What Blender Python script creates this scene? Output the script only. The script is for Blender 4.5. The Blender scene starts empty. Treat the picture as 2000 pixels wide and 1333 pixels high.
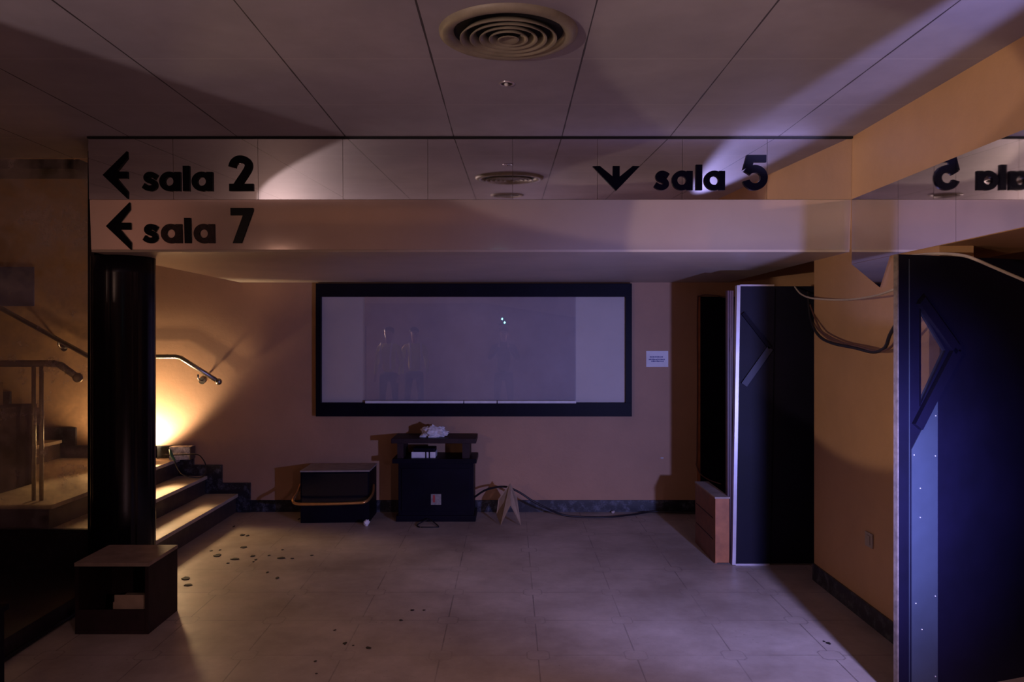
import bpy, bmesh, math, random
from mathutils import Vector, Matrix
random.seed(7)
PI = math.pi
sc = bpy.context.scene
C = sc.collection
EYE = 1.6
FPX = 1540.0

# ------------------------------------------------------------------ camera, world, lights, exposure
cam_d = bpy.data.cameras.new('camera'); cam = bpy.data.objects.new('camera', cam_d); C.objects.link(cam)
cam.location = (0, 0, EYE); cam.rotation_euler = (PI/2, 0, 0)
cam_d.sensor_width = 36; cam_d.lens = FPX/2000*36
cam_d.shift_x = 4/2000; cam_d.shift_y = -6.5/2000
cam_d.clip_start = 0.02
sc.camera = cam
sc.view_settings.view_transform = 'Standard'; sc.view_settings.look = 'None'
sc.view_settings.gamma = 1; sc.view_settings.use_curve_mapping = False
sc.view_settings.exposure = 0.0
w = bpy.data.worlds.new('world'); sc.world = w; w.use_nodes = True
w.node_tree.nodes['Background'].inputs[0].default_value = (0.30, 0.22, 0.55, 1)
w.node_tree.nodes['Background'].inputs[1].default_value = 0.02

def light(name, typ, loc, energy, col, size=0.05, target=None, angle=60, blend=0.5, size_y=None, parent=None):
    d = bpy.data.lights.new(name, typ); o = bpy.data.objects.new(name, d); C.objects.link(o)
    o.location = loc; d.energy = energy; d.color = col
    if typ == 'AREA':
        d.size = size
        if size_y: d.shape = 'RECTANGLE'; d.size_y = size_y
    else:
        d.shadow_soft_size = size
    if typ == 'SPOT':
        d.spot_size = math.radians(angle); d.spot_blend = blend
    if target is not None:
        o.rotation_euler = (Vector(target)-Vector(loc)).to_track_quat('-Z', 'Y').to_euler()
    return o

# blue work light standing just right of the frame
light('blue_work_light', 'SPOT', (1.67, 2.44, 0.95), 320, (0.34, 0.36, 1.0), 0.035, (0.95, 7.0, 0.75), 96, 1.0)
# added mauve fill for the floor, to the right behind the photographer
light('mauve_fill', 'SPOT', (1.62, -1.2, 1.90), 400, (1.0, 0.58, 0.64), 0.05, (0.55, 2.4, -1.85), 76, 0.6)
# beam grazing the ceiling along the right bulkhead
light('beam_light', 'SPOT', (1.90, -0.6, 2.40), 2500, (0.48, 0.45, 1.0), 0.02, (1.61, 3.9, 2.79), 7, 0.7)
# added warm pink ambient fill, left behind the photographer
light('warm_fill', 'POINT', (-3.2, -1.6, 1.75), 85, (1.0, 0.60, 0.46), 0.05)
# two added spots, shaped to light the sign band and the right wall
LV = Vector((-3.0, -0.9, 1.5))
d1 = (Vector((-0.32, 4.64, 2.38))-LV).normalized(); d2 = (Vector((1.31, 4.64, 2.12))-LV).normalized()
mid_ = (d1+d2).normalized(); nn_ = d2.cross(d1).normalized(); nn_ = nn_ if nn_.z > 0 else -nn_
al = math.radians(22)
ax_ = mid_*math.cos(al)+nn_*math.sin(al)
light('sign_fill', 'SPOT', LV, 245, (1.0, 0.74, 0.70), 0.03, LV+ax_, 2*math.degrees(d1.angle(ax_)), 0.03)
light('wall_fill', 'SPOT', (-3.0, -0.9, 1.5), 460, (1.0, 0.74, 0.54), 0.03, (2.01, 4.4, 2.12), 20, 0.1)
# added unseen spot that brightens the ceiling behind the camera
light('ceiling_fill', 'SPOT', (0.2, -0.9, 1.2), 30, (0.80, 0.60, 1.0), 0.06, (0.0, -0.1, 2.78), 92, 0.12)
# warm floodlight on the stair landing
light('flood_light', 'SPOT', (-3.36, 7.04, 0.67), 58, (1.0, 0.75, 0.46), 0.04, (-3.40, 7.36, 0.98), 144, 0.3)
light('flood_front', 'SPOT', (-3.34, 6.80, 0.68), 26, (1.0, 0.72, 0.42), 0.04, (-3.42, 7.36, 1.15), 120, 0.25)
light('flood_spill', 'SPOT', (-3.2, 6.85, 0.76), 70, (1.0, 0.64, 0.32), 0.10, (-2.45, 5.3, 0.15), 105, 0.5)

# ------------------------------------------------------------------ node helpers
class S:
    def __init__(s, nt, sock): s.nt = nt; s.k = sock
    def _m(s, op, *a):
        n = s.nt.nodes.new('ShaderNodeMath'); n.operation = op
        for i, v in enumerate((s,)+a):
            if isinstance(v, S): s.nt.links.new(v.k, n.inputs[i])
            else: n.inputs[i].default_value = v
        return S(s.nt, n.outputs[0])
    def __add__(s, o): return s._m('ADD', o)
    def __sub__(s, o): return s._m('SUBTRACT', o)
    def __mul__(s, o): return s._m('MULTIPLY', o)
    def __truediv__(s, o): return s._m('DIVIDE', o)
    def lt(s, o): return s._m('LESS_THAN', o)
    def gt(s, o): return s._m('GREATER_THAN', o)
    def mx(s, o): return s._m('MAXIMUM', o)
    def mn(s, o): return s._m('MINIMUM', o)
    def ab(s): return s._m('ABSOLUTE')
    def fr(s): return s._m('FRACT')

def base(name, col, rough=0.6, metal=0.0, spec=0.5):
    m = bpy.data.materials.new(name); m.use_nodes = True
    b = m.node_tree.nodes['Principled BSDF']
    b.inputs['Base Color'].default_value = (*col, 1); b.inputs['Roughness'].default_value = rough
    b.inputs['Metallic'].default_value = metal; b.inputs['Specular IOR Level'].default_value = spec
    return m, m.node_tree, b

def noise(nt, scale, detail=4, rough=0.6, vec=None):
    n = nt.nodes.new('ShaderNodeTexNoise'); n.inputs['Scale'].default_value = scale
    n.inputs['Detail'].default_value = detail; n.inputs['Roughness'].default_value = rough
    if vec is None:
        g = nt.nodes.new('ShaderNodeNewGeometry'); vec = g.outputs['Position']
    nt.links.new(vec, n.inputs['Vector'])
    return S(nt, n.outputs[0])

def mixc(nt, f, a, b):
    n = nt.nodes.new('ShaderNodeMix'); n.data_type = 'RGBA'
    if isinstance(f, S): nt.links.new(f.k, n.inputs[0])
    else: n.inputs[0].default_value = f
    for i, v in ((6, a), (7, b)):
        if isinstance(v, (tuple, list)): n.inputs[i].default_value = (*v, 1)
        else: nt.links.new(v, n.inputs[i])
    return n.outputs[2]

def ramp(nt, s, lo, hi):
    n = nt.nodes.new('ShaderNodeMapRange'); n.inputs[1].default_value = lo; n.inputs[2].default_value = hi
    nt.links.new(s.k, n.inputs[0]); return S(nt, n.outputs[0])

def bump(nt, b, s, strength=0.3, dist=0.01):
    n = nt.nodes.new('ShaderNodeBump'); n.inputs['Strength'].default_value = strength; n.inputs['Distance'].default_value = dist
    nt.links.new(s.k, n.inputs['Height']); nt.links.new(n.outputs[0], b.inputs['Normal'])

def M(name, col, rough=0.6, metal=0.0, var=0.25, scale=6, bmp=0.15, spec=0.5):
    m, nt, b = base(name, col, rough, metal, spec)
    f = ramp(nt, noise(nt, scale), 0.3, 0.75)
    nt.links.new(mixc(nt, f, tuple(c*(1-var) for c in col), tuple(min(1, c*(1+var)) for c in col)), b.inputs['Base Color'])
    if bmp: bump(nt, b, noise(nt, scale*12, 3), bmp, 0.002)
    return m

def floor_mat():
    m, nt, b = base('terrazzo_floor', (0.4, 0.35, 0.3), 0.55)
    g = nt.nodes.new('ShaderNodeNewGeometry'); sep = nt.nodes.new('ShaderNodeSeparateXYZ')
    nt.links.new(g.outputs['Position'], sep.inputs[0])
    x, y = S(nt, sep.outputs[0]), S(nt, sep.outputs[1])
    T = 0.492
    du = (((x+0.35+T*40)/T+0.5).fr()-0.5).ab()*T
    dv = (((y-3.97+T*40)/T+0.5).fr()-0.5).ab()*T
    k = du.mx(dv).mx((du+dv)*0.60)
    w1 = (noise(nt, 9, 2)*0.005)+0.0008
    lx = du.lt(w1); ly = dv.lt(w1*0.8)
    key = ((k-0.056).ab()).lt(w1)
    out = k.gt(0.056)
    linef = ramp(nt, noise(nt, 0.8, 4), 0.35, 0.65)*0.6+0.12
    line = ((lx*out).mx(ly*out)).mx(key*0.6)
    n1 = ramp(nt, noise(nt, 1.3, 6, 0.65), 0.35, 0.7)
    n2 = ramp(nt, noise(nt, 14, 6, 0.7), 0.3, 0.8)
    dirt = ramp(nt, noise(nt, 55, 4, 0.7), 0.63, 0.70)
    patch = ramp(nt, noise(nt, 2.2, 3), 0.48, 0.62)
    c = mixc(nt, n1, (0.29, 0.235, 0.19), (0.56, 0.48, 0.41))
    c = mixc(nt, n2*0.4, c, (0.30, 0.245, 0.20))
    c = mixc(nt, dirt*patch*0.75, c, (0.06, 0.045, 0.04))
    c = mixc(nt, line*linef, c, (0.07, 0.055, 0.05))
    nt.links.new(c, b.inputs['Base Color'])
    r = ramp(nt, noise(nt, 5, 5), 0.2, 0.9)*0.3+0.38
    nt.links.new(r.k, b.inputs['Roughness'])
    bump(nt, b, n2*0.3-line, 0.25, 0.003)
    return m

def ceiling_mat():
    m, nt, b = base('ceiling_tiles', (0.5, 0.43, 0.42), 0.62, 0, 0.2)
    g = nt.nodes.new('ShaderNodeNewGeometry'); sep = nt.nodes.new('ShaderNodeSeparateXYZ')
    nt.links.new(g.outputs['Position'], sep.inputs[0])
    x, y = S(nt, sep.outputs[0]), S(nt, sep.outputs[1])
    TX, TY = 0.635, 0.658
    du = (((x-0.305+TX*40)/TX+0.5).fr()-0.5).ab()*TX
    dv = (((y-3.337+TY*40)/TY+0.5).fr()-0.5).ab()*TY
    w1 = (noise(nt, 3, 2)*0.007)
    c = mixc(nt, ramp(nt, noise(nt, 0.9, 5), 0.35, 0.7), (0.30, 0.275, 0.32), (0.43, 0.39, 0.45))
    c = mixc(nt, ramp(nt, noise(nt, 7, 5), 0.45, 0.8)*0.25, c, (0.28, 0.25, 0.26))
    c = mixc(nt, dv.lt(0.0018)*0.5, c, (0.72, 0.64, 0.62))
    c = mixc(nt, du.lt(w1)*0.9, c, (0.03, 0.025, 0.03))
    nt.links.new(c, b.inputs['Base Color'])
    return m

def marble_mat(name, dark, light_, thr=(0.5, 0.68)):
    m, nt, b = base(name, dark, 0.35)
    n = noise(nt, 16, 8, 0.75)
    f = ramp(nt, n, *thr)
    nt.links.new(mixc(nt, f, dark, light_), b.inputs['Base Color'])
    return m

def wall_mat(name, col, rough=0.55, bumpy=0.25):
    m, nt, b = base(name, col, rough, 0, 0.35)
    f = ramp(nt, noise(nt, 1.6, 6, 0.65), 0.3, 0.75)
    c = mixc(nt, f, tuple(v*0.88 for v in col), tuple(min(1, v*1.1) for v in col))
    nt.links.new(c, b.inputs['Base Color'])
    bump(nt, b, noise(nt, 22, 5, 0.7), bumpy, 0.006)
    return m

def mirror_mat(name, col, rough):
    m, nt, b = base(name, col, rough, 1.0)
    f = ramp(nt, noise(nt, 2.5, 5), 0.3, 0.8)
    r = f*0.03+rough
    nt.links.new(r.k, b.inputs['Roughness'])
    nt.links.new(mixc(nt, f, tuple(c*0.9 for c in col), col), b.inputs['Base Color'])
    return m

def glass_mat(name, tint, haze_col, haze, rough=0.02):
    m = bpy.data.materials.new(name); m.use_nodes = True; nt = m.node_tree; nt.nodes.clear()
    out = nt.nodes.new('ShaderNodeOutputMaterial')
    tr = nt.nodes.new('ShaderNodeBsdfTransparent'); tr.inputs[0].default_value = (*tint, 1)
    gl = nt.nodes.new('ShaderNodeBsdfGlossy'); gl.inputs['Roughness'].default_value = rough
    df = nt.nodes.new('ShaderNodeBsdfDiffuse'); df.inputs[0].default_value = (*haze_col, 1)
    fr = nt.nodes.new('ShaderNodeFresnel'); fr.inputs[0].default_value = 1.6
    a = nt.nodes.new('ShaderNodeMixShader'); b = nt.nodes.new('ShaderNodeMixShader')
    f = ramp(nt, noise(nt, 3, 6, 0.7), 0.3, 0.8)*haze
    nt.links.new(f.k, a.inputs[0]); nt.links.new(tr.outputs[0], a.inputs[1]); nt.links.new(df.outputs[0], a.inputs[2])
    gg = nt.nodes.new('ShaderNodeNewGeometry')
    ff = S(nt, fr.outputs[0])*(S(nt, gg.outputs['Backfacing'])._m('LESS_THAN', 0.5))
    nt.links.new(ff.k, b.inputs[0]); nt.links.new(a.outputs[0], b.inputs[1]); nt.links.new(gl.outputs[0], b.inputs[2])
    nt.links.new(b.outputs[0], out.inputs[0])
    return m

def emit_mat(name, col, s):
    m, nt, b = base(name, (0.02, 0.02, 0.02), 0.4)
    b.inputs['Emission Color'].default_value = (*col, 1); b.inputs['Emission Strength'].default_value = s
    return m

MAT = {}
MAT['floor'] = floor_mat()
MAT['ceiling'] = ceiling_mat()
MAT['tan'] = wall_mat('tan_wall_paint', (0.46, 0.265, 0.135))
MAT['tan_back'] = wall_mat('tan_back_wall_paint', (0.42, 0.24, 0.14))
MAT['soffit'] = wall_mat('soffit_paint', (0.50, 0.40, 0.32), 0.5, 0.2)
MAT['rear_light'] = wall_mat('rear_upper_paint', (0.55, 0.40, 0.30))
MAT['rear_dark'] = wall_mat('rear_lower_paint', (0.30, 0.21, 0.19))
MAT['mirror'] = mirror_mat('mirror_glass', (0.86, 0.82, 0.86), 0.012)
MAT['bronze'] = mirror_mat('bronze_mirror', (0.72, 0.60, 0.54), 0.05)
MAT['bronze'].node_tree.nodes['Principled BSDF'].inputs['Metallic'].default_value = 0.55
MAT['marble'] = marble_mat('dark_marble', (0.008, 0.009, 0.018), (0.16, 0.17, 0.22), (0.5, 0.75))
MAT['marble_pale'] = marble_mat('pale_marble', (0.22, 0.2, 0.22), (0.7, 0.68, 0.66), (0.42, 0.6))
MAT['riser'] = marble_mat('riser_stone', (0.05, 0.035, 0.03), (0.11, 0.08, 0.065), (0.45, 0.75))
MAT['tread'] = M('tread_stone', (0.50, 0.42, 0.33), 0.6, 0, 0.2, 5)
MAT['plinth'] = marble_mat('plinth_stone', (0.02, 0.015, 0.02), (0.05, 0.035, 0.04), (0.45, 0.75))
MAT['column'] = M('lacquered_column', (0.005, 0.003, 0.010), 0.2, 0, 0.3, 4, 0.05, 0.35)
MAT['black'] = M('black_laminate', (0.004, 0.003, 0.010), 0.45, 0, 0.3, 5, 0.1, 0.08)
MAT['navy'] = M('dark_door_laminate', (0.004, 0.003, 0.014), 0.55, 0, 0.3, 3, 0.2, 0.2)
MAT['letter'] = M('black_acrylic_letter', (0.002, 0.0015, 0.006), 0.3, 0, 0.1, 9, 0, 0.05)
MAT['letter_worn'] = M('worn_acrylic_letter', (0.03, 0.015, 0.016), 0.5, 0, 0.5, 60, 0.2, 0.15)
MAT['glossblack'] = M('gloss_black_glass', (0.006, 0.006, 0.012), 0.12, 0, 0.2, 3, 0)
MAT['steel'] = M('brushed_steel', (0.40, 0.38, 0.36), 0.3, 1, 0.1, 20, 0.05)
MAT['plate'] = M('zinc_kick_plate', (0.045, 0.055, 0.085), 0.5, 0.2, 0.15, 4, 0.1)
MAT['brass'] = M('copper_tube', (0.78, 0.42, 0.14), 0.3, 0.85, 0.1, 20, 0.05)
MAT['cream'] = M('cream_board', (0.50, 0.44, 0.40), 0.5, 0, 0.08, 2, 0.05)
MAT['white'] = M('white_plastic', (0.72, 0.70, 0.70), 0.5, 0, 0.1, 20, 0.05)
MAT['trimblue'] = M('blue_black_moulding', (0.010, 0.010, 0.035), 0.5, 0, 0.2, 5, 0.1)
MAT['labelgrey'] = M('grey_label', (0.22, 0.21, 0.20), 0.6, 0, 0.3, 40, 0.1)
MAT['edge'] = M('dusty_door_edge', (0.17, 0.13, 0.11), 0.6, 0, 0.4, 30, 0.2)
MAT['paper'] = M('paper', (0.78, 0.78, 0.80), 0.7, 0, 0.08, 8, 0.05)
MAT['cloth'] = M('white_cloth', (0.74, 0.70, 0.68), 0.85, 0, 0.15, 20, 0.4)
MAT['ink'] = M('blue_ink', (0.03, 0.03, 0.20), 0.6, 0, 0.1, 8, 0)
MAT['wood'] = M('varnished_wood', (0.20, 0.07, 0.03), 0.5, 0, 0.3, 12, 0.2)
MAT['wood_light'] = M('orange_wood_front', (0.34, 0.12, 0.04), 0.55, 0, 0.25, 12, 0.2)  # brighter and more orange than the side wood
MAT['wood_dark'] = M('dark_wood', (0.026, 0.013, 0.014), 0.55, 0, 0.3, 10, 0.2, 0.2)
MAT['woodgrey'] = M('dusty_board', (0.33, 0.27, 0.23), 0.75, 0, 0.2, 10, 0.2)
MAT['crate_top'] = M('lit_crate_board', (0.34, 0.25, 0.19), 0.7, 0, 0.25, 10, 0.2)  # paler than the crate sides: lamp light on the top put into colour
MAT['matte_dark'] = M('matte_dark_wood', (0.02, 0.012, 0.014), 0.9, 0, 0.2, 10, 0.1, 0.04)
MAT['card'] = M('cardboard', (0.36, 0.26, 0.17), 0.85, 0, 0.15, 15, 0.1)
MAT['rubber'] = M('black_rubber', (0.010, 0.008, 0.012), 0.5, 0, 0.2, 30, 0)
MAT['cream_cable'] = M('cream_cable', (0.50, 0.42, 0.36), 0.5, 0, 0.1, 30, 0)
MAT['brown_cable'] = M('brown_cable', (0.12, 0.05, 0.035), 0.5, 0, 0.1, 30, 0)
MAT['jamb'] = M('wine_painted_jamb', (0.06, 0.02, 0.03), 0.45, 0, 0.3, 8, 0.1)
MAT['alu'] = M('aluminium_edge', (0.70, 0.66, 0.72), 0.32, 0.8, 0.1, 10, 0.05)
MAT['vent'] = M('vent_enamel', (0.27, 0.23, 0.16), 0.5, 0, 0.25, 8, 0.1)
MAT['void'] = M('duct_dark', (0.004, 0.003, 0.006), 0.9, 0, 0, 8, 0)
MAT['poster'] = M('blue_poster', (0.03, 0.03, 0.16), 0.6, 0, 0.2, 8, 0)
MAT['chip'] = M('burnt_plaster', (0.012, 0.008, 0.006), 0.8, 0, 0.3, 30, 0.3)
MAT['chip_pale'] = M('pale_plaster', (0.55, 0.50, 0.48), 0.8, 0, 0.2, 30, 0.3)
MAT['glass'] = glass_mat('dusty_glass', (0.86, 0.82, 0.74), (0.62, 0.52, 0.55), 0.55)
MAT['pane'] = glass_mat('display_pane', (0.96, 0.96, 1.0), (0.3, 0.3, 0.35), 0.06, 0.01)
MAT['pane'].node_tree.nodes['Fresnel'].inputs[0].default_value = 2.5
MAT['flood'] = emit_mat('floodlight_lens', (1.0, 0.72, 0.40), 60)
MAT['cyan_led'] = emit_mat('cyan_led', (0.25, 0.9, 1.0), 25)
MAT['green'] = M('green_plastic', (0.05, 0.16, 0.08), 0.5, 0, 0.1, 20, 0)
MAT['skin'] = M('skin', (0.45, 0.25, 0.18), 0.5, 0, 0.08, 20, 0.05)
MAT['navycloth'] = M('dark_clothing', (0.02, 0.02, 0.03), 0.85, 0, 0.2, 20, 0.2)
MAT['hivis'] = M('yellow_hi_vis', (0.65, 0.62, 0.05), 0.7, 0, 0.1, 20, 0.1)
MAT['hair'] = M('dark_hair', (0.02, 0.012, 0.01), 0.6, 0, 0.2, 60, 0.3)
MAT['red'] = M('red_plastic', (0.35, 0.03, 0.03), 0.5, 0, 0.1, 20, 0)

# ------------------------------------------------------------------ mesh helpers
def X(px, y): return (px-996)*y/FPX
def Z(py, y): return EYE-(py-660)*y/FPX

def obj(name, bm, mat, parent=None, smooth=False):
    me = bpy.data.meshes.new(name)
    bmesh.ops.recalc_face_normals(bm, faces=bm.faces)
    bm.to_mesh(me); bm.free()
    if smooth:
        for p in me.polygons: p.use_smooth = True
    me.materials.append(MAT[mat])
    o = bpy.data.objects.new(name, me); C.objects.link(o)
    if parent: o.parent = parent
    return o

def box(bm, x0, x1, y0, y1, z0, z1, bev=0.0, mat=None):
    vs = [bm.verts.new((x, y, z)) for x in (x0, x1) for y in (y0, y1) for z in (z0, z1)]
    F = [(0, 1, 3, 2), (4, 6, 7, 5), (0, 4, 5, 1), (2, 3, 7, 6), (0, 2, 6, 4), (1, 5, 7, 3)]
    fs = [bm.faces.new([vs[i] for i in f]) for f in F]
    if bev > 0:
        es = list({e for f in fs for e in f.edges})
        r = bmesh.ops.bevel(bm, geom=es, offset=bev, segments=2, profile=0.7, affect='EDGES')
    return bm

def B(*a, **k): return box(bmesh.new(), *a, **k)

def prism(bm, pts, axis_map, d0, d1):
    """pts 2-D outline; axis_map(u, v, d) -> xyz; walls between d0 and d1."""
    a = [bm.verts.new(axis_map(u, v, d0)) for u, v in pts]
    b = [bm.verts.new(axis_map(u, v, d1)) for u, v in pts]
    n = len(pts)
    fs = [bm.faces.new(a), bm.faces.new(b[::-1])]
    for i in range(n): bm.faces.new((a[i], b[i], b[(i+1) % n], a[(i+1) % n]))
    bmesh.ops.triangulate(bm, faces=fs)
    return bm

def ring(bm, outer, inner, amap, d0, d1, closed=True):
    n = len(outer)
    L = [[bm.verts.new(amap(u, v, d)) for u, v in pts] for d in (d0, d1) for pts in (outer, inner)]
    oa, ia, ob, ib = L
    rng = range(n) if closed else range(n-1)
    for i in rng:
        j = (i+1) % n
        bm.faces.new((oa[i], oa[j], ia[j], ia[i])); bm.faces.new((ob[i], ib[i], ib[j], ob[j]))
        bm.faces.new((oa[i], ob[i], ob[j], oa[j])); bm.faces.new((ia[i], ia[j], ib[j], ib[i]))
    if not closed:
        for i in (0, n-1): bm.faces.new((oa[i], ia[i], ib[i], ob[i]))
    return bm

def smooth_pts(pts, n=6):
    P = [Vector(p) for p in pts]
    if len(P) < 3: return P
    out = []
    for i in range(len(P)-1):
        p0 = P[max(i-1, 0)]; p1 = P[i]; p2 = P[i+1]; p3 = P[min(i+2, len(P)-1)]
        for k in range(n):
            t = k/n
            out.append(0.5*((2*p1)+(p2-p0)*t+(2*p0-5*p1+4*p2-p3)*t*t+(3*p1-p0-3*p2+p3)*t**3))
    out.append(P[-1]); return out

def tube(bm, pts, r, n=10, smooth=0, caps=True):
    P = smooth_pts(pts, smooth) if smooth else [Vector(p) for p in pts]
    rs = r if isinstance(r, (list, tuple)) else [r]*len(P)
    rings = []; prev = None
    for i, p in enumerate(P):
        t = (P[min(i+1, len(P)-1)]-P[max(i-1, 0)]).normalized()
        if prev is None:
            u = t.orthogonal().normalized()
        else:
            u = (prev-t*prev.dot(t))
            u = u.normalized() if u.length > 1e-6 else t.orthogonal().normalized()
        prev = u; v = t.cross(u)
        rings.append([bm.verts.new(p+(u*math.cos(2*PI*k/n)+v*math.sin(2*PI*k/n))*rs[i]) for k in range(n)])
    for a, b in zip(rings, rings[1:]):
        for k in range(n): bm.faces.new((a[k], a[(k+1) % n], b[(k+1) % n], b[k]))
    if caps: bm.faces.new(rings[0][::-1]); bm.faces.new(rings[-1])
    return bm

def lathe(bm, prof, cx, cy, n=48):
    rings = []
    for r, z in prof:
        rings.append([bm.verts.new((cx+r*math.cos(2*PI*k/n), cy+r*math.sin(2*PI*k/n), z)) for k in range(n)])
    for a, b in zip(rings, rings[1:]):
        for k in range(n): bm.faces.new((a[k], a[(k+1) % n], b[(k+1) % n], b[k]))
    return bm

def ball(bm, c, r, n=12, sq=(1, 1, 1)):
    m = Matrix.Translation(c) @ Matrix.Diagonal((r*sq[0], r*sq[1], r*sq[2], 1))
    bmesh.ops.create_uvsphere(bm, u_segments=n*2, v_segments=n, radius=1, matrix=m); return bm

def thing(name, label, cat, loc=(0, 0, 0), group=None, rotz=0):
    o = bpy.data.objects.new(name, None); C.objects.link(o); o.empty_display_size = 0.05
    o.location = loc; o.rotation_euler = (0, 0, rotz)
    o['label'] = label; o['category'] = cat
    if group: o['group'] = group
    return o

def part(name, bm, mat, t, smooth=False):
    """bm in world coordinates; parent keeps its own base location."""
    bmesh.ops.translate(bm, verts=bm.verts, vec=-Vector(t.location)) if t.rotation_euler.z == 0 else None
    return obj(name, bm, mat, t, smooth)

def sub(name, bm, mat, p, smooth=False):
    bmesh.ops.translate(bm, verts=bm.verts, vec=-Vector(p.parent.location))
    return obj(name, bm, mat, p, smooth)

def tag(o, label, cat, group=None):
    o['label'] = label; o['category'] = cat
    if group: o['group'] = group
    return o

def struct(name, bm, mat):
    o = obj(name, bm, mat); o['kind'] = 'structure'; return o

# ------------------------------------------------------------------ the room
YB = 7.247      # back wall
YF = 4.64       # sign band
XR = 2.01       # right wall
XL = -2.478     # left end of the bulkhead
HC = 2.781      # ceiling
YG = 5.167      # glass screen
struct('floor', B(-8, 5.2, -5.2, 7.4, -0.1, 0), 'floor')
bm = B(-8, 5.2, -5.2, YG+0.03, HC, HC+0.1)
struct('ceiling', bm, 'ceiling')
# back wall, running on behind the stairs
struct('wall_back', B(-8, 5.2, YB, YB+0.15, 0, 4.3), 'tan_back')
struct('wall_left', B(-8.15, -8, -5.2, 7.4, 0, 4.3), 'tan')
struct('wall_rear', B(-8, 5.2, -5.35, -5.2, 0, HC), 'rear_light')
struct('wall_corridor', B(5.2, 5.35, -5.2, 7.4, 0, HC), 'tan')
struct('wall_side_left', B(-5.1, -5.0, -5.2, 4.9, 0, HC), 'rear_dark')
# lowered bulkhead over the back half
bm = bmesh.new()
box(bm, XL, XR+0.0, YF+0.03, YB, 2.108, HC)
struct('ceiling_lowered', bm, 'soffit')
struct('ceiling_passage', B(XR, 5.2, YF+0.03, YB, 2.3, HC), 'soffit')
struct('ceiling_stairwell', B(-8, XL, YG+0.03, YB, 3.7, 3.8), 'soffit')
struct('wall_above_glass', B(-8, XL, YG+0.03, YG+0.045, HC, 3.7), 'tan')
# right bulkhead with painted face
struct('wall_bulkhead_right', B(XR, XR+0.55, -5.2, YF+0.03, 2.03, HC), 'tan')
# right wall between the two doorways
struct('wall_right', B(XR, XR+0.16, 3.69, 5.21, 0, 2.03), 'tan')
struct('wall_right_header', B(XR, XR+0.16, YF+0.03, 5.21, 2.03, 2.2), 'tan')
struct('wall_passage', B(2.9, 3.05, 3.8, YB, 0, 2.3), 'tan')
struct('baseboard_right', B(XR-0.012, XR, 3.69, 5.21, 0, 0.11), 'marble')
struct('baseboard_back', B(-2.38, 1.72, YB-0.014, YB, 0, 0.108), 'marble')
# unseen partition added to shade the left foreground and back wall
struct('wall_shade_block', B(-4.9, -2.45, 0.9, 1.2, 0, 1.80), 'rear_dark')
# dark line where the sign band meets the ceiling
struct('trim_1', B(XL, XR, YF-0.022, YF+0.03, HC-0.012, HC-0.0005), 'void')
# rear wall pieces that the lower sign band mirrors
bm = bmesh.new()
prism(bm, [(-7.9, 0), (5.1, 0), (5.1, 1.55), (-0.6, 2.45), (-7.9, 2.45)], lambda u, v, d: (u, d, v), -5.2, -5.14)
struct('trim_2', bm, 'rear_dark')

# ------------------------------------------------------------------ sign band
ORD = ['first', 'second', 'third', 'fourth', 'fifth', 'sixth', 'seventh', 'eighth', 'ninth']
TW = (XR-XL)/9
def tilt_map(theta, ztop, zbot, ybot):
    def f(u, v, d):      # v height, d depth (0 front)
        return (u, ybot-(v-zbot)*math.tan(theta)+d, v)
    return f
for i in range(9):
    x0 = XL+i*TW+0.001; x1 = XL+(i+1)*TW-0.001
    th = 0.028+random.uniform(-0.0016, 0.0016); ry = random.uniform(-0.0012, 0.0012)
    f = tilt_map(th, HC-0.012, 2.4135, YF)
    bm = bmesh.new()
    prism(bm, [(x0, 2.4145), (x1, 2.4145), (x1, HC-0.014), (x0, HC-0.014)], lambda u, v, d: (f(u, v, d)[0], f(u, v, d)[1]+(u-x0)*ry, v), 0, 0.006)
    tag(obj('mirror_tile', bm, 'mirror'), 'square mirror tile in the upper sign band, %s from the left' % ORD[i], 'mirror tile', 'mirror tiles of the upper sign band')
bm = bmesh.new()
fl = tilt_map(0.062, 2.412, 2.121, YF+0.018)
prism(bm, [(XL+0.005, 2.121), (XR-0.001, 2.121), (XR-0.001, 2.4125), (XL+0.005, 2.4125)], lambda u, v, d: fl(u, v, d), 0, 0.008)
tag(obj('sign_panel', bm, 'bronze'), 'long bronze mirrored panel below the mirror tiles, carrying sala 7', 'mirror panel')
# side tiles on the right bulkhead
ys = [YF, 4.067, 3.54, 3.0, 2.45, 1.9, 1.35]
for i in range(6):
    ya, yb = ys[i]-0.001, ys[i+1]+0.001
    if i == 0: ya -= 0.02
    bm = bmesh.new()
    box(bm, XR-0.008, XR-0.001, yb, ya, 2.032, 2.4115)
    tag(obj('mirror_tile', bm, 'mirror'), 'mirror tile on the right bulkhead side, %s from the inner corner' % ORD[i], 'mirror tile', 'mirror tiles along the right bulkhead')
bm = bmesh.new()
prism(bm, [(4.615, 2.030), (4.15, 2.030), (4.262, 1.871)], lambda u, v, d: (d, u, v), XR-0.010, XR-0.001)
tag(obj('mirror_shard', bm, 'mirror'), 'pointed triangular mirror piece hanging below the right band corner', 'mirror piece')

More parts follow.
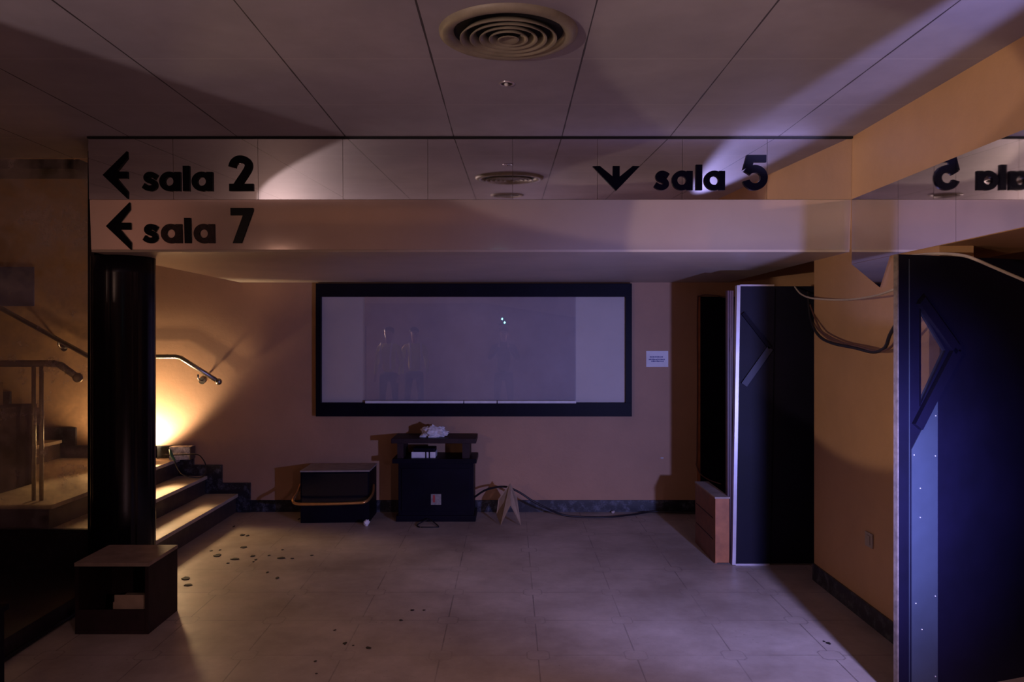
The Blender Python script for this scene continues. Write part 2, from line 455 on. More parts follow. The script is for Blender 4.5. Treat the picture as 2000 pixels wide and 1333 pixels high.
# letters: pixel units, baseline at 0
def circ(cx, cy, r, n=40, a0=0, a1=2*PI, rx=None):
    rx = rx or r
    return [(cx+rx*math.cos(a0+(a1-a0)*k/n), cy+r*math.sin(a0+(a1-a0)*k/n)) for k in range(n)]
def stroke(bm, path, wd, amap, d0, d1, closed=False, sm=5):
    P = [Vector((p[0], p[1], 0)) for p in path]
    P = smooth_pts(P, sm) if sm else P
    o, i_ = [], []
    for k, p in enumerate(P):
        t = (P[min(k+1, len(P)-1)]-P[max(k-1, 0)]).normalized()
        nrm = Vector((-t.y, t.x, 0))
        o.append(((p+nrm*wd/2).x, (p+nrm*wd/2).y)); i_.append(((p-nrm*wd/2).x, (p-nrm*wd/2).y))
    return ring(bm, o, i_, amap, d0, d1, closed=False)
U = YF/FPX
def glyph(ch, px, base_px, name, mat, parent, yfun):
    """px: left edge in the photo frame, base_px: baseline row -> metres on the band plane"""
    def amap(u, v, d):
        xx = (px+u-996)*U; zz = EYE-(base_px-v-660)*U
        return (xx, yfun(zz)+d, zz)
    d0, d1 = -0.013, 0.0003
    bm = bmesh.new()
    if ch == 'a':
        ring(bm, circ(20, 18.5, 19, rx=20), circ(19.5, 18.5, 8.5), amap, d0, d1)
        prism(bm, [(29, 0), (41, 0), (41, 37), (29, 37)], amap, d0+0.0008, d1)
    elif ch == 'l':
        prism(bm, [(0, 0), (12.5, 0), (12.5, 49), (0, 49)], amap, d0, d1)
    elif ch == 's':
        stroke(bm, [(30.5, 26.5), (25, 30), (18, 31.8), (11, 30.5), (7.5, 26), (11, 21.8), (18, 19.3), (25, 15.5), (26.3, 10), (22, 6.4), (15.5, 5.3), (8, 6.8), (1.5, 11)], 11, (lambda u, v, d: amap(u*0.88+0.5, v, d)), d0, d1)
    elif ch == '2':
        stroke(bm, [(7, 46), (9.5, 54), (16, 60), (25, 61.5), (34, 58.5), (39, 51.5), (37.5, 43), (31, 32), (22, 19), (12, 4)], 14.5, amap, d0, d1)
        prism(bm, [(1, 0), (48, 0), (48, 14), (1, 14)], amap, d0+0.0008, d1)
    elif ch == '7':
        prism(bm, [(1, 54), (25, 54), (4, 0), (21, 0), (45, 62), (45, 68), (1, 68)], amap, d0, d1)
    elif ch == '5':
        prism(bm, [(9, 68), (47, 68), (47, 54), (22, 54), (19.5, 41), (11, 44), (1, 38.5)], amap, d0+0.0008, d1)
        a0, a1 = math.radians(150), math.radians(-170)
        ring(bm, circ(25, 24, 24.5, 40, a0, a1, rx=25), circ(25, 23.5, 10.5, 40, a0, a1, rx=11), amap, d0, d1, closed=False)
    elif ch in ('left', 'down'):
        rot = (lambda a, b: (a, b)) if ch == 'left' else (lambda a, b: (46-b, a))
        for s in (1, -1):
            prism(bm, [rot(a, s*b) for a, b in ((0, 0), (47.5, 46), (48, 32), (22, 0))], amap, d0+(0.0004 if s > 0 else 0), d1)
        prism(bm, [rot(a, b) for a, b in ((16, 6.7), (48, 6.7), (48, -6.7), (16, -6.7))], amap, d0+0.0008, d1)
    o = obj(name, bm, mat, parent)
    return o
def sign(label, arrow, ax, ay, digit, xs, bl, lower=False, arrow_mat='letter', a_mat='letter'):
    t = thing('direction_sign', label, 'sign', (0, 0, 0), 'hall direction signs')
    yf = (lambda z: YF+0.018-(z-2.121)*math.tan(0.062)) if lower else (lambda z: YF-(z-2.4135)*math.tan(0.028))
    glyph(arrow, ax, ay, 'arrow', arrow_mat, t, yf)
    glyph('s', xs[0], bl, 'letter', 'letter', t, yf)
    glyph('a', xs[1], bl, 'letter', a_mat, t, yf)
    glyph('l', xs[2], bl, 'letter', 'letter', t, yf)
    glyph('a', xs[3], bl, 'letter', a_mat, t, yf)
    glyph(digit, xs[4], bl, 'numeral', 'letter', t, yf)
    return t
sign('black raised lettering sala 2 with arrow pointing left on mirror tiles', 'left', 203, 343, '2', (280, 313, 359, 376, 448), 374)
sign('black raised lettering sala 5 with arrow pointing down on mirror tiles', 'down', 1157, 373.5, '5', (1277, 1311, 1358, 1374, 1448), 372)
sign('worn black lettering sala 7 with left arrow on the bronze panel', 'left', 207, 442, '7', (279, 314, 360, 378, 450), 475, True, 'letter', 'letter_worn')

# ------------------------------------------------------------------ ceiling fittings
def vent(cx, cy, R, label):
    t = thing('ceiling_vent', label, 'air vent', (cx, cy, HC))
    k = R/0.268
    z = HC
    part('rim', lathe(bmesh.new(), [(0.268*k, z), (0.266*k, z-0.012*k), (0.250*k, z-0.022*k), (0.228*k, z-0.020*k), (0.212*k, z-0.006*k), (0.208*k, z+0.02)], cx, cy, 64), 'vent', t, True)
    part('duct', lathe(bmesh.new(), [(0.214*k, z-0.001), (0.001, z-0.0015)], cx, cy, 48), 'void', t)
    for r in (0.188, 0.150, 0.113, 0.076):
        r *= k
        part('louvre_ring', lathe(bmesh.new(), [(r, z-0.030*k), (r-0.004*k, z-0.031*k), (r-0.026*k, z-0.006*k), (r-0.022*k, z-0.004*k), (r, z-0.026*k), (r, z-0.030*k)], cx, cy, 56), 'vent', t, True)
    part('centre_cone', lathe(bmesh.new(), [(0.042*k, z-0.030*k), (0.038*k, z-0.034*k), (0.018*k, z-0.012*k), (0.001, z-0.010*k)], cx, cy, 40), 'vent', t, True)
    return t
vent(-0.006, 3.045, 0.268, 'large round ceiling vent with concentric louvre rings, behind the small downlight')
vent(-0.03, 1.95, 0.15, 'small round ceiling vent seen only in the mirror tiles')
t = thing('downlight', 'small round recessed downlight between vent and sign band', 'ceiling light', (-0.015, 3.66, HC))
part('trim_ring', lathe(bmesh.new(), [(0.037, HC), (0.036, HC-0.004), (0.028, HC-0.005), (0.026, HC-0.001)], -0.015, 3.66, 32), 'alu', t, True)
part('reflector', lathe(bmesh.new(), [(0.027, HC-0.002), (0.012, HC-0.0012), (0.001, HC-0.001)], -0.015, 3.66, 32), 'glossblack', t, True)
bm = bmesh.new(); ball(bm, (-0.017, 3.66, HC-0.004), 0.010); part('bulb', bm, 'white', t, True)

# ------------------------------------------------------------------ column and glass screen
t = thing('round_column', 'dark glossy round column at the left end of the sign band', 'column', (-2.45, 5.0, 0))
bm = bmesh.new(); n = 96
prof = []
for k in range(n):
    a = 2*PI*k/n
    r = 0.187-(0.006 if (k % 12 in (0,)) else 0)
    prof.append((r*math.cos(a), r*math.sin(a)))
rows = []
for z in (0.0, 0.02, 1.0, 2.0, 2.107):
    rows.append([bm.verts.new((-2.45+p[0], 5.0+p[1], z)) for p in prof])
for a, b in zip(rows, rows[1:]):
    for k in range(n): bm.faces.new((a[k], a[(k+1) % n], b[(k+1) % n], b[k]))
bm.faces.new(rows[-1])
part('shaft', bm, 'column', t, True)
part('base_ring', lathe(bmesh.new(), [(0.205, 0), (0.205, 0.06), (0.192, 0.07), (0.187, 0.07)], -2.45, 5.0, 64), 'column', t, True)
t = thing('glass_screen', 'tall dusty glass screen left of the column, in front of the stairs', 'glass screen', (-4.0, YG, 0))
part('pane', B(-7.95, -2.66, YG+0.003, YG+0.009, 0.34, HC-0.001), 'glass', t)
part('post', B(-2.665, -2.625, YG-0.19, YG+0.03, 0.0, HC-0.001), 'column', t)
part('post', B(-2.625, -2.485, YG-0.02, YG+0.03, 2.108, HC-0.001), 'column', t)
part('rail', B(-7.95, -2.665, YG-0.015, YG+0.02, 0.325, 0.345), 'plinth', t)
struct('wall_screen_kerb', B(-7.95, -2.665, YG-0.03, YG+0.03, 0, 0.325), 'plinth')
struct('trim_3', B(-4.98, -2.53, 1.6, YG-0.03, 0, 0.09), 'plinth')

# ------------------------------------------------------------------ stairs
t = thing('staircase', 'stone stairs rising to the left behind the dark column', 'stairs', (-3, 6.2, 0))
edges = [(-2.49, 0.17), (-2.77, 0.335), (-3.02, 0.497), (-4.10, 0.665), (-4.40, 0.83), (-4.70, 0.995), (-5.0, 1.16), (-5.3, 1.325), (-5.6, 1.49), (-5.9, 1.655)]
y0s, y1s = YG+0.031, YB-0.001
hprev = 0
for i, (xe, h) in enumerate(edges):
    xn = edges[i+1][0] if i+1 < len(edges) else -7.96
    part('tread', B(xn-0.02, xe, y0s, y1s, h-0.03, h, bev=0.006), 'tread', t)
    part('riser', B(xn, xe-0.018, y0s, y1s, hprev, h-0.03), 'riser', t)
    hprev = h
# stepped marble skirting on the back wall
bm = bmesh.new()
sk = [(-2.38, 0.268), (-2.64, 0.433), (-2.90, 0.61), (-3.98, 0.775), (-4.28, 0.94), (-4.58, 1.105), (-4.88, 1.27), (-5.18, 1.435), (-5.5, 1.6), (-5.78, 1.77), (-7.9, 0)]
for (xr_, top), (xl_, _) in zip(sk, sk[1:]):
    box(bm, xl_, xr_, YB-0.03, YB-0.0005, max(0.0, top-0.30), top)
o = struct('baseboard_stairs', bm, 'marble')
t = thing('marble_block', 'pale veined marble block beside the bright floodlight, shade coloured onto its end', 'stone block', (-2.95, 7.15, 0.497))
part('block', B(-3.07, -2.885, 7.10, 7.215, 0.499, 0.615, bev=0.004), 'marble_pale', t)
part('shaded_end', B(-2.885, -2.878, 7.102, 7.213, 0.501, 0.613), 'riser', t)  # dark plate colours this side of the block as shaded
# rubble under the riser
for (px, py, r, m) in ((383, 1030, 0.028, 'chip_pale'), (318, 988, 0.02, 'chip_pale')):
    pass

# wall handrail
def rail(name, label, pts, r, posts=None, endball=True, brackets=()):
    t = thing(name, label, 'handrail', pts[-1])
    part('rail_tube', tube(bmesh.new(), pts, r, 14), 'steel', t, True)
    bm = bmesh.new(); ball(bm, pts[-1], r*1.45); part('ball_end', bm, 'steel', t, True)
    for (bx, bz) in brackets:
        b = part('bracket', tube(bmesh.new(), [(bx, pts[0][1], bz-r*0.8), (bx, pts[0][1], bz-0.05), (bx, pts[0][1]+0.03, bz-0.075), (bx, YB-0.002, bz-0.08)], 0.008, 8), 'steel', t, True)
        bm = bmesh.new(); bmesh.ops.create_cone(bm, cap_ends=True, segments=24, radius1=0.032, radius2=0.032, depth=0.006, matrix=Matrix.Translation((bx, YB-0.005, bz-0.08)) @ Matrix.Rotation(PI/2, 4, 'X'))
        sub('wall_plate', bm, 'steel', b)
    if posts:
        for p in posts: part('post', tube(bmesh.new(), p, 0.014, 10), 'steel', t, True)
    return t
yr = 7.15
rail('handrail', 'steel handrail fixed to the back wall, bending down to a ball end',
     [(-6.2, yr, 2.74), (-3.82, yr, 1.43), (-3.62, yr, 1.428), (-3.03, yr, 1.428), (-2.985, yr, 1.418), (X(427, yr), yr, Z(746, yr))], 0.021,
     brackets=((X(387, yr), Z(728, yr)), (X(114, yr), Z(663, yr))))
yn = 5.34
rail('handrail', 'freestanding steel handrail on paired posts behind the dusty glass',
     [(-6.2, yn, 2.55), (-4.0, yn, 1.45), (-3.7, yn, 1.425), (X(106, yn), yn, 1.425), (X(118, yn), yn, 1.415), (X(152, yn), yn, Z(738, yn))], 0.023,
     posts=([(X(66, yn), yn, 0.497), (X(66, yn), yn, 1.42)], [(X(81, yn), yn, 0.497), (X(81, yn), yn, 1.42)]))

# floodlight on the landing
t = thing('floodlight', 'glowing portable floodlight on the stair landing against the wall', 'lamp', (-3.17, 7.0, 0.497))
part('housing', B(-3.27, -3.165, 6.96, 7.08, 0.52, 0.63, bev=0.01), 'black', t)
part('lens', B(-3.277, -3.27, 6.975, 7.065, 0.535, 0.62), 'flood', t)
part('stand', tube(bmesh.new(), [(-3.21, 6.95, 0.57), (-3.21, 6.95, 0.504), (-3.21, 7.09, 0.504), (-3.21, 7.09, 0.57)], 0.006, 8), 'black', t, True)
# plug and looping cable on the step
t = thing('extension_lead', 'green plug and looped black cable hanging over the third step', 'cable', (-3.0, 6.9, 0.5))
bm = bmesh.new(); tube(bm, [(X(332, 6.6), 6.60, Z(878, 6.6)), (X(335, 6.6), 6.60, Z(890, 6.6)), (X(341, 6.6), 6.60, Z(900, 6.6))], [0.009, 0.014, 0.011], 10)
part('plug', bm, 'green', t, True)
yc = 6.62
part('cable', tube(bmesh.new(), [(X(a, y), y, Z(b, y)) for a, b, y in ((341, 900, 6.6), (345, 912, 6.62), (355, 926, 6.68), (372, 932, 6.75), (391, 933, 6.8), (401, 925, 6.85), (402, 910, 6.88), (395, 896, 6.9), (383, 888, 6.92), (350, 889, 7.0), (320, 890, 7.0))], 0.005, 8, 6), 'rubber', t, True)

# blue poster and duct beyond the glass, dark counter
tag(obj('poster', B(-4.75, -4.37, YB-0.012, YB-0.001, 1.89, 2.25), 'poster'), 'dark blue poster on the stairwell wall behind dusty glass', 'poster')
tag(obj('duct', B(-6.0, -3.1, 5.6, 5.95, 2.80, 2.885), 'void'), 'black duct across the top of the stairwell behind glass', 'duct')
t = thing('dark_cabinet', 'dark low cabinet behind the dusty glass at far left', 'cabinet', (-3.7, 5.8, 0.497))
part('body', B(-4.7, -3.60, 5.5, 5.95, 0.498, 1.07, bev=0.005), 'matte_dark', t)
part('top', B(-4.72, -3.58, 5.48, 5.97, 1.07, 1.10, bev=0.004), 'matte_dark', t)
for k in range(3):
    d = part('drawer', B(-4.66+k*0.36, -4.32+k*0.36, 5.488, 5.5, 0.55, 1.03, bev=0.004), 'wood_dark', t)
t = thing('cardboard_box', 'brown box standing on the dark cabinet behind glass', 'box', (-3.88, 5.7, 1.101))
part('carton', B(-4.0, -3.76, 5.6, 5.85, 1.101, 1.27, bev=0.004), 'card', t)
part('tape', B(-3.91, -3.85, 5.598, 5.852, 1.10, 1.272), 'woodgrey', t)

# ------------------------------------------------------------------ display case on the back wall
s = 7.18
x0, x1 = X(617, s), X(1234, s); z1, z0 = Z(554, s), Z(814, s)
ix0, ix1, iz1, iz0 = X(627, s), X(1222, s), Z(580, s), Z(787, s)
t = thing('display_case', 'wide black framed display case mounted on the back wall', 'display case', ((x0+x1)/2, YB, z0))
yf, yb = YB-0.075, YB-0.001
part('frame_top', B(x0, x1, yf, yb, iz1, z1, bev=0.003), 'black', t)
part('frame_bottom', B(x0, x1, yf, yb, z0, iz0, bev=0.003), 'black', t)
part('frame_side', B(x0, ix0, yf, yb, iz0, iz1), 'black', t)
part('frame_side', B(ix1, x1, yf, yb, iz0, iz1), 'black', t)
part('backboard', B(ix0, ix1, YB-0.03, yb, iz0, iz1), 'cream', t)
p = part('sliding_pane', B(X(712, s), X(1125, s), yf+0.012, yf+0.017, iz0+0.002, iz1), 'pane', t)
for a, b in ((714, 905), (907, 970), (972, 1125)):
    part('track', B(X(a, s), X(b, s), yf-0.012, yf+0.008, Z(788, s), Z(783, s), bev=0.001), 'white', t)
# notice
yn_ = YB
t = thing('paper_notice', 'small white paper notice with blue print right of the display case', 'notice', (X(1284, YB), YB, Z(702, YB)))
part('sheet', B(X(1262, YB), X(1305, YB), YB-0.004, YB-0.0005, Z(717, YB), Z(686, YB)), 'paper', t)
bm = bmesh.new()
for row, (a, b, py) in enumerate(((1269, 1295, 697.5), (1267, 1298, 702.5), (1272, 1296, 706))):
    q = a
    while q < b:
        wd = random.uniform(1.2, 2.6)
        box(bm, X(q, YB), X(min(q+wd, b), YB), YB-0.0052, YB-0.004, Z(py+1.1, YB), Z(py-random.uniform(0.6, 1.4), YB))
        q += wd+0.7
part('printed_lines', bm, 'ink', t)
t = thing('wall_plaster_scar', 'tiny pale plaster scar low on the back wall right of case', 'wall mark', (X(1293, YB), YB, Z(895, YB)))
bm = bmesh.new(); ball(bm, (X(1293, YB), YB-0.002, Z(895, YB)), 0.014, 8, (1.2, 0.3, 0.6)); part('scar', bm, 'chip_pale', t, True)

# ------------------------------------------------------------------ podium with shelf
yp = 6.86
t = thing('podium_cabinet', 'black podium cabinet with open top shelf below the display case', 'cabinet', (X(850, yp), 7.0, 0))
xa, xb = X(778, yp), X(925, yp)
part('body', B(xa, xb, yp, 7.2, 0.05, Z(905, yp), bev=0.004), 'black', t)
part('plinth', B(X(774, yp), X(929, yp), yp-0.012, 7.2, 0, 0.05, bev=0.003), 'black', t)
part('middle_shelf', B(X(767, yp), X(931, yp), yp-0.03, 7.22, Z(905, yp), Z(896, yp), bev=0.004), 'black', t)
zt = Z(866, yp)
part('top_board', B(X(765, yp), X(930, yp), yp-0.03, 7.22, zt, zt+0.04, bev=0.004), 'wood_dark', t)
for a, b in ((776, 788), (903, 917)):
    part('upright', B(X(a, yp), X(b, yp), yp, 7.18, Z(896, yp), zt), 'wood_dark', t)
dr = part('door', B(xa+0.03, xb-0.03, yp-0.012, yp, 0.09, Z(915, yp), bev=0.003), 'black', t)
lb = part('label_plate', B(X(842, yp), X(862, yp), yp-0.018, yp-0.012, Z(986, yp), Z(965, yp)), 'labelgrey', t)
lb2 = sub('red_stripe', B(X(846, yp), X(850, yp), yp-0.020, yp-0.018, Z(981, yp), Z(967, yp)), 'red', lb)
t = thing('book_stack', 'white and dark bundle with strap on the podium shelf', 'books', (X(826, yp), 6.95, Z(896, yp)))
zb = Z(896, yp)
part('white_book', B(X(803, yp), X(850, yp), 6.88, 7.05, zb+0.001, zb+0.052, bev=0.003), 'white', t)
part('black_cover', B(X(806, yp), X(849, yp), 6.89, 7.06, zb+0.052, zb+0.085, bev=0.012), 'black', t)
for q in (830, 837):
    part('strap', B(X(q, yp), X(q+2.5, yp), 6.877, 7.05, zb+0.001, zb+0.054), 'black', t)
# crumpled cloth
bm = bmesh.new()
bmesh.ops.create_icosphere(bm, subdivisions=5, radius=1)
from mathutils import noise as mnoise
cx = X(849, 6.98)
for v in bm.verts:
    nn = v.co.normalized()
    q = mnoise.fractal(nn*2.1, 0.9, 2.1, 5)
    rdg = 1-abs(mnoise.noise(nn*3.3))*1.3
    k = 1+0.28*q-0.18*rdg
    v.co = Vector((nn.x*0.128*k+cx, nn.y*0.09*k+6.98, max(0.0, (nn.z*0.075*(1-0.35*nn.x))*k+0.030)+zt+0.041))
tag(obj('crumpled_cloth', bm, 'cloth', None, True), 'crumpled white cloth lying on top of the black podium', 'cloth')

# ------------------------------------------------------------------ black box with copper hoop
t = thing('television_cabinet', 'black glossy-fronted box with copper tube hoop on the floor', 'black box', (X(655, 6.8), 6.98, 0))
yq = 6.80
def qmap(u, v, d): return (u, d+(u-X(587, yq))*0.05, v)
xa, xb = X(587, yq), X(720, yq)
def qb(x0, x1, y0, y1, z0, z1):
    bm = bmesh.new(); prism(bm, [(x0, z0), (x1, z0), (x1, z1), (x0, z1)], qmap, y0, y1); return bm
ztop = Z(920, yq)
part('carcass', qb(xa, xb, yq, 7.17, 0.0, ztop-0.012), 'black', t)
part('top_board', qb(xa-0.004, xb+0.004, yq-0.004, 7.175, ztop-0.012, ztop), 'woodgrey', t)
part('glass_front', qb(xa+0.012, xb-0.012, yq-0.008, yq, Z(982, yq), ztop-0.025), 'glossblack', t)
part('lower_front', qb(xa+0.006, xb-0.006, yq-0.005, yq, 0.01, Z(990, yq)), 'black', t)
part('hoop', tube(bmesh.new(), [(X(586, 6.9), 6.92, Z(948, 6.9)), (X(580, 6.8), 6.80, Z(964, 6.8)), (X(573, 6.7), 6.70, Z(975, 6.7)), (X(573.5, 6.66), 6.66, Z(982, 6.66)), (X(582, 6.65), 6.65, Z(985, 6.65)), (X(600, 6.65), 6.65, Z(985.5, 6.65)), (X(650, 6.66), 6.66, Z(985, 6.66)),
     (X(700, 6.68), 6.68, Z(983, 6.68)), (X(713, 6.69), 6.69, Z(981, 6.69)), (X(722, 6.75), 6.75, Z(974, 6.75)), (X(728, 6.86), 6.86, Z(963, 6.86)), (X(729, 7.0), 7.0, Z(948, 7.0))], 0.0125, 12, 5), 'brass', t, True)
# crumpled paper
bm = bmesh.new(); bmesh.ops.create_icosphere(bm, subdivisions=3, radius=1)
for v in bm.verts:
    k = 1+0.45*mnoise.noise(v.co*1.9)
    v.co = Vector((v.co.x*0.026*k+X(717, 6.72), v.co.y*0.022*k+6.70, v.co.z*0.026*k+0.027))
tag(obj('crumpled_paper', bm, 'paper', None, True), 'small crumpled white paper ball on the floor right of the hooped box', 'paper')
# hanger like wire
t = thing('wire_hanger', 'dark bent wire hanger lying in front of the podium', 'hanger', (X(835, 6.7), 6.7, 0))
part('wire', tube(bmesh.new(), [(X(a, y), y, 0.008+h) for a, y, h in ((820, 6.62, 0), (815, 6.7, 0), (832, 6.78, 0.02), (838, 6.79, 0.03), (856, 6.66, 0), (850, 6.62, 0), (822, 6.62, 0))], 0.005, 8, 5), 'rubber', t, True)
# folded cardboard
t = thing('folded_cardboard', 'folded piece of brown cardboard standing tent-like under the cable', 'cardboard', (X(993, 6.75), 6.75, 0))
y = 6.72
def poly3(pts, th, mat, name):
    bm = bmesh.new(); P = [Vector(p) for p in pts]; nrm = (P[1]-P[0]).cross(P[2]-P[0]).normalized()*th
    a = [bm.verts.new(p) for p in P]; b = [bm.verts.new(p+nrm) for p in P]
    bm.faces.new(a); bm.faces.new(b[::-1])
    for i in range(len(P)): bm.faces.new((a[i], b[i], b[(i+1) % len(P)], a[(i+1) % len(P)]))
    return part(name, bm, mat, t)
ap = (X(996, 6.82), 6.82, Z(945, 6.82)); mid = (X(997, 6.72), 6.72, Z(988, 6.72))
poly3([ap, (X(974, 6.86), 6.86, Z(975, 6.86)), (X(970, 6.86), 6.86, 0.06), (X(978, 6.70), 6.70, 0.004), mid], 0.005, 'card', 'flap')
poly3([ap, mid, (X(1017, 6.70), 6.70, 0.004), (X(1009, 6.86), 6.86, Z(972, 6.86))], 0.005, 'card', 'flap')

# floor cable
def cable(name, label, pts, r, mat, cat='cable'):
    bm = tube(bmesh.new(), pts, r, 10, 7)
    return tag(obj(name, bm, mat, None, True), label, cat)
cable('floor_cable', 'thick black cable arching from the podium and trailing along the back wall',
      [(X(926, 7.0), 7.02, Z(973, 7.0)), (X(950, 6.95), 6.97, Z(958, 6.95)), (X(985, 6.9), 6.92, Z(952, 6.9)), (X(1012, 6.9), 6.9, Z(961, 6.9)), (X(1040, 6.9), 6.9, Z(979, 6.9)), (X(1065, 6.92), 6.92, Z(992, 6.92)), (X(1100, 6.98), 6.98, 0.03), (X(1140, 6.97), 6.97, 0.014), (X(1190, 6.97), 6.97, 0.014), (X(1240, 7.08), 7.08, 0.014), (X(1275, 7.16), 7.16, 0.02), (X(1330, 7.15), 7.15, 0.014), (X(1420, 7.12), 7.12, 0.014)], 0.009, 'rubber')
# bits on the baseboard
t = None

# ------------------------------------------------------------------ doors
# black door set in the back wall
t = thing('black_door', 'plain black door in the back wall behind the open leaf', 'door', (2.05, YB, 0))
part('panel', B(X(1366, YB), 2.55, YB-0.03, YB-0.001, 0.0, Z(580, YB), bev=0.003), 'black', t)
part('jamb', B(X(1361.5, YB), X(1366, YB), YB-0.036, YB-0.001, 0.0, Z(578, YB)), 'wood_light', t)
part('handle', tube(bmesh.new(), [(2.42, YB-0.03, 1.02), (2.42, YB-0.08, 1.02), (2.32, YB-0.08, 1.02)], 0.01, 10), 'steel', t, True)

# far open leaf
yl = 5.54
t = thing('open_door_leaf', 'far dark door leaf swung open, pale metal edge and chevron moulding', 'door', (X(1434, yl), yl, 0), 'double door leaves')
def lean(bm):   # the leaf has sunk on its hinges and leans a little to the right at the top
    for v in bm.verts: v.co.x += (v.co.z)*0.017
    return bm
xa = X(1433, yl); h = 1.962
part('panel', lean(B(xa, 2.16, yl, yl+0.04, 0.012, h)), 'navy', t)
part('edge_strip', lean(B(xa-0.012, xa+0.012, yl-0.008, yl+0.042, 0.004, h+0.006)), 'alu', t)
part('top_strip', lean(B(xa+0.012, xa+0.25, yl-0.006, yl+0.042, h, h+0.012)), 'alu', t)
part('bottom_strip', lean(B(xa+0.012, xa+0.25, yl-0.006, yl+0.042, 0.0, 0.012)), 'alu', t)
part('stile', lean(B(X(1505, yl)-0.004, X(1505, yl)+0.004, yl-0.004, yl, 0.02, h-0.02)), 'black', t)
def bar2(bm, a, b, wd, y0, y1):
    d = Vector((b[0]-a[0], 0, b[1]-a[1])).normalized(); nn = Vector((-d.z, 0, d.x))*wd/2
    P = [(a[0]+nn.x, a[1]+nn.z), (b[0]+nn.x, b[1]+nn.z), (b[0]-nn.x, b[1]-nn.z), (a[0]-nn.x, a[1]-nn.z)]
    prism(bm, P, lambda u, v, d_: (u, d_, v), y0, y1); return bm
pa, pb, pc = (X(1450, yl), Z(612, yl)), (X(1503, yl), Z(680, yl)), (X(1452, yl), Z(752, yl))
part('chevron_moulding', bar2(bmesh.new(), pa, pb, 0.026, yl-0.02, yl), 'black', t)
part('chevron_moulding', bar2(bmesh.new(), pb, pc, 0.045, yl-0.02, yl), 'trimblue', t)
t = thing('door_jamb', 'wine coloured grooved door post standing left of the far open leaf', 'door post', (X(1424, 5.6), 5.6, 0))
bm = bmesh.new()
for a, b, d in ((1421, 1424, 0), (1424, 1425.5, 0.012), (1425.5, 1429, 0), (1429, 1430, 0.012), (1430, 1433, 0.004)):
    box(bm, X(a, 5.59), X(b, 5.59), 5.59+d, 5.64, 0, Z(568, 5.59))
part('post', bm, 'jamb', t)
part('hinge', B(X(1425.5, 5.59), X(1429, 5.59), 5.584, 5.59, 1.5, 1.6), 'jamb', t)

# near open leaf
A = Vector((1.71, 3.47)); Bv = Vector((2.43, 3.72)); du_ = (Bv-A).normalized(); nb = Vector((-du_.y, du_.x))
def leafmap(u, v, d):   # u along the leaf, v height, d depth behind the front
    p = A+du_*u+nb*d
    return (p.x, p.y, v)
t = thing('open_door_leaf', 'near dark door leaf with triangular window and blue-grey kick plate', 'door', (A.x, A.y, 0), 'double door leaves')
W = 0.80; H = 1.968; TH = 0.022
W0, WT, WB, WM = 0.122, 1.735, 1.295, (0.272, 1.542)
bm = bmesh.new()
for P in ([(0, 0), (W0, 0), (W0, H), (0, H)],):
    prism(bm, P, leafmap, 0, TH)
prism(bm, [(W0, 0), (W, 0), (W, WM[1]), (WM[0], WM[1]), (W0, WB)], leafmap, 0, TH)
prism(bm, [(W0, H), (W, H), (W, WM[1]), (WM[0], WM[1]), (W0, WT)], leafmap, 0, TH)
part('panel', bm, 'navy', t)
part('edge_strip', prism(bmesh.new(), [(-0.006, 0), (0.0, 0), (0, H), (-0.006, H)], leafmap, -0.001, TH), 'edge', t)
part('stile_bead', prism(bmesh.new(), [(0.058, 0.02), (0.061, 0.02), (0.061, H-0.02), (0.058, H-0.02)], leafmap, -0.003, 0), 'plate', t)
def leafbar(a, b, wd, d0, d1):
    d = Vector((b[0]-a[0], b[1]-a[1])).normalized(); nn = Vector((-d.y, d.x))*wd/2
    return prism(bmesh.new(), [(a[0]+nn.x, a[1]+nn.y), (b[0]+nn.x, b[1]+nn.y), (b[0]-nn.x, b[1]-nn.y), (a[0]-nn.x, a[1]-nn.y)], leafmap, d0, d1)
part('chevron_moulding', leafbar((0.115, 1.765), (0.325, 1.542), 0.045, -0.022, 0), 'navy', t)
part('chevron_moulding', leafbar((0.325, 1.542), (0.095, 1.205), 0.05, -0.022, 0), 'navy', t)
part('window_bead', prism(bmesh.new(), [(W0-0.004, WB), (W0, WB), (W0, WT), (W0-0.004, WT)], leafmap, -0.006, TH), 'black', t)
part('window_pane', prism(bmesh.new(), [(W0, WB), (WM[0], WM[1]), (W0, WT)], leafmap, TH*0.45, TH*0.55), 'pane', t)
kp = part('kick_plate', prism(bmesh.new(), [(0.072, 0.01), (0.222, 0.01), (0.222, 1.325), (0.072, 1.105)], leafmap, -0.003, 0), 'plate', t)
for (u, v) in ((0.085, 1.08), (0.208, 1.07), (0.12, 0.93), (0.12, 0.80), (0.095, 0.42), (0.208, 0.44), (0.095, 0.06), (0.208, 0.08), (0.13, 0.30), (0.21, 1.25)):
    bm = bmesh.new(); c = leafmap(u, v, -0.003); ball(bm, c, 0.004, 6)
    sub('rivet', bm, 'alu', kp, True)

# socket on right wall
yo = 2.01*FPX/(1699-996)
t = thing('light_switch', 'small pale switch plate low on the tan right wall', 'switch', (XR, yo, Z(1055, yo)))
part('plate', B(XR-0.008, XR-0.001, yo-0.045, yo+0.045, Z(1055, yo)-0.04, Z(1055, yo)+0.04, bev=0.002), 'woodgrey', t)
part('rocker', B(XR-0.012, XR-0.008, yo-0.02, yo+0.02, Z(1055, yo)-0.025, Z(1055, yo)+0.025, bev=0.002), 'woodgrey', t)

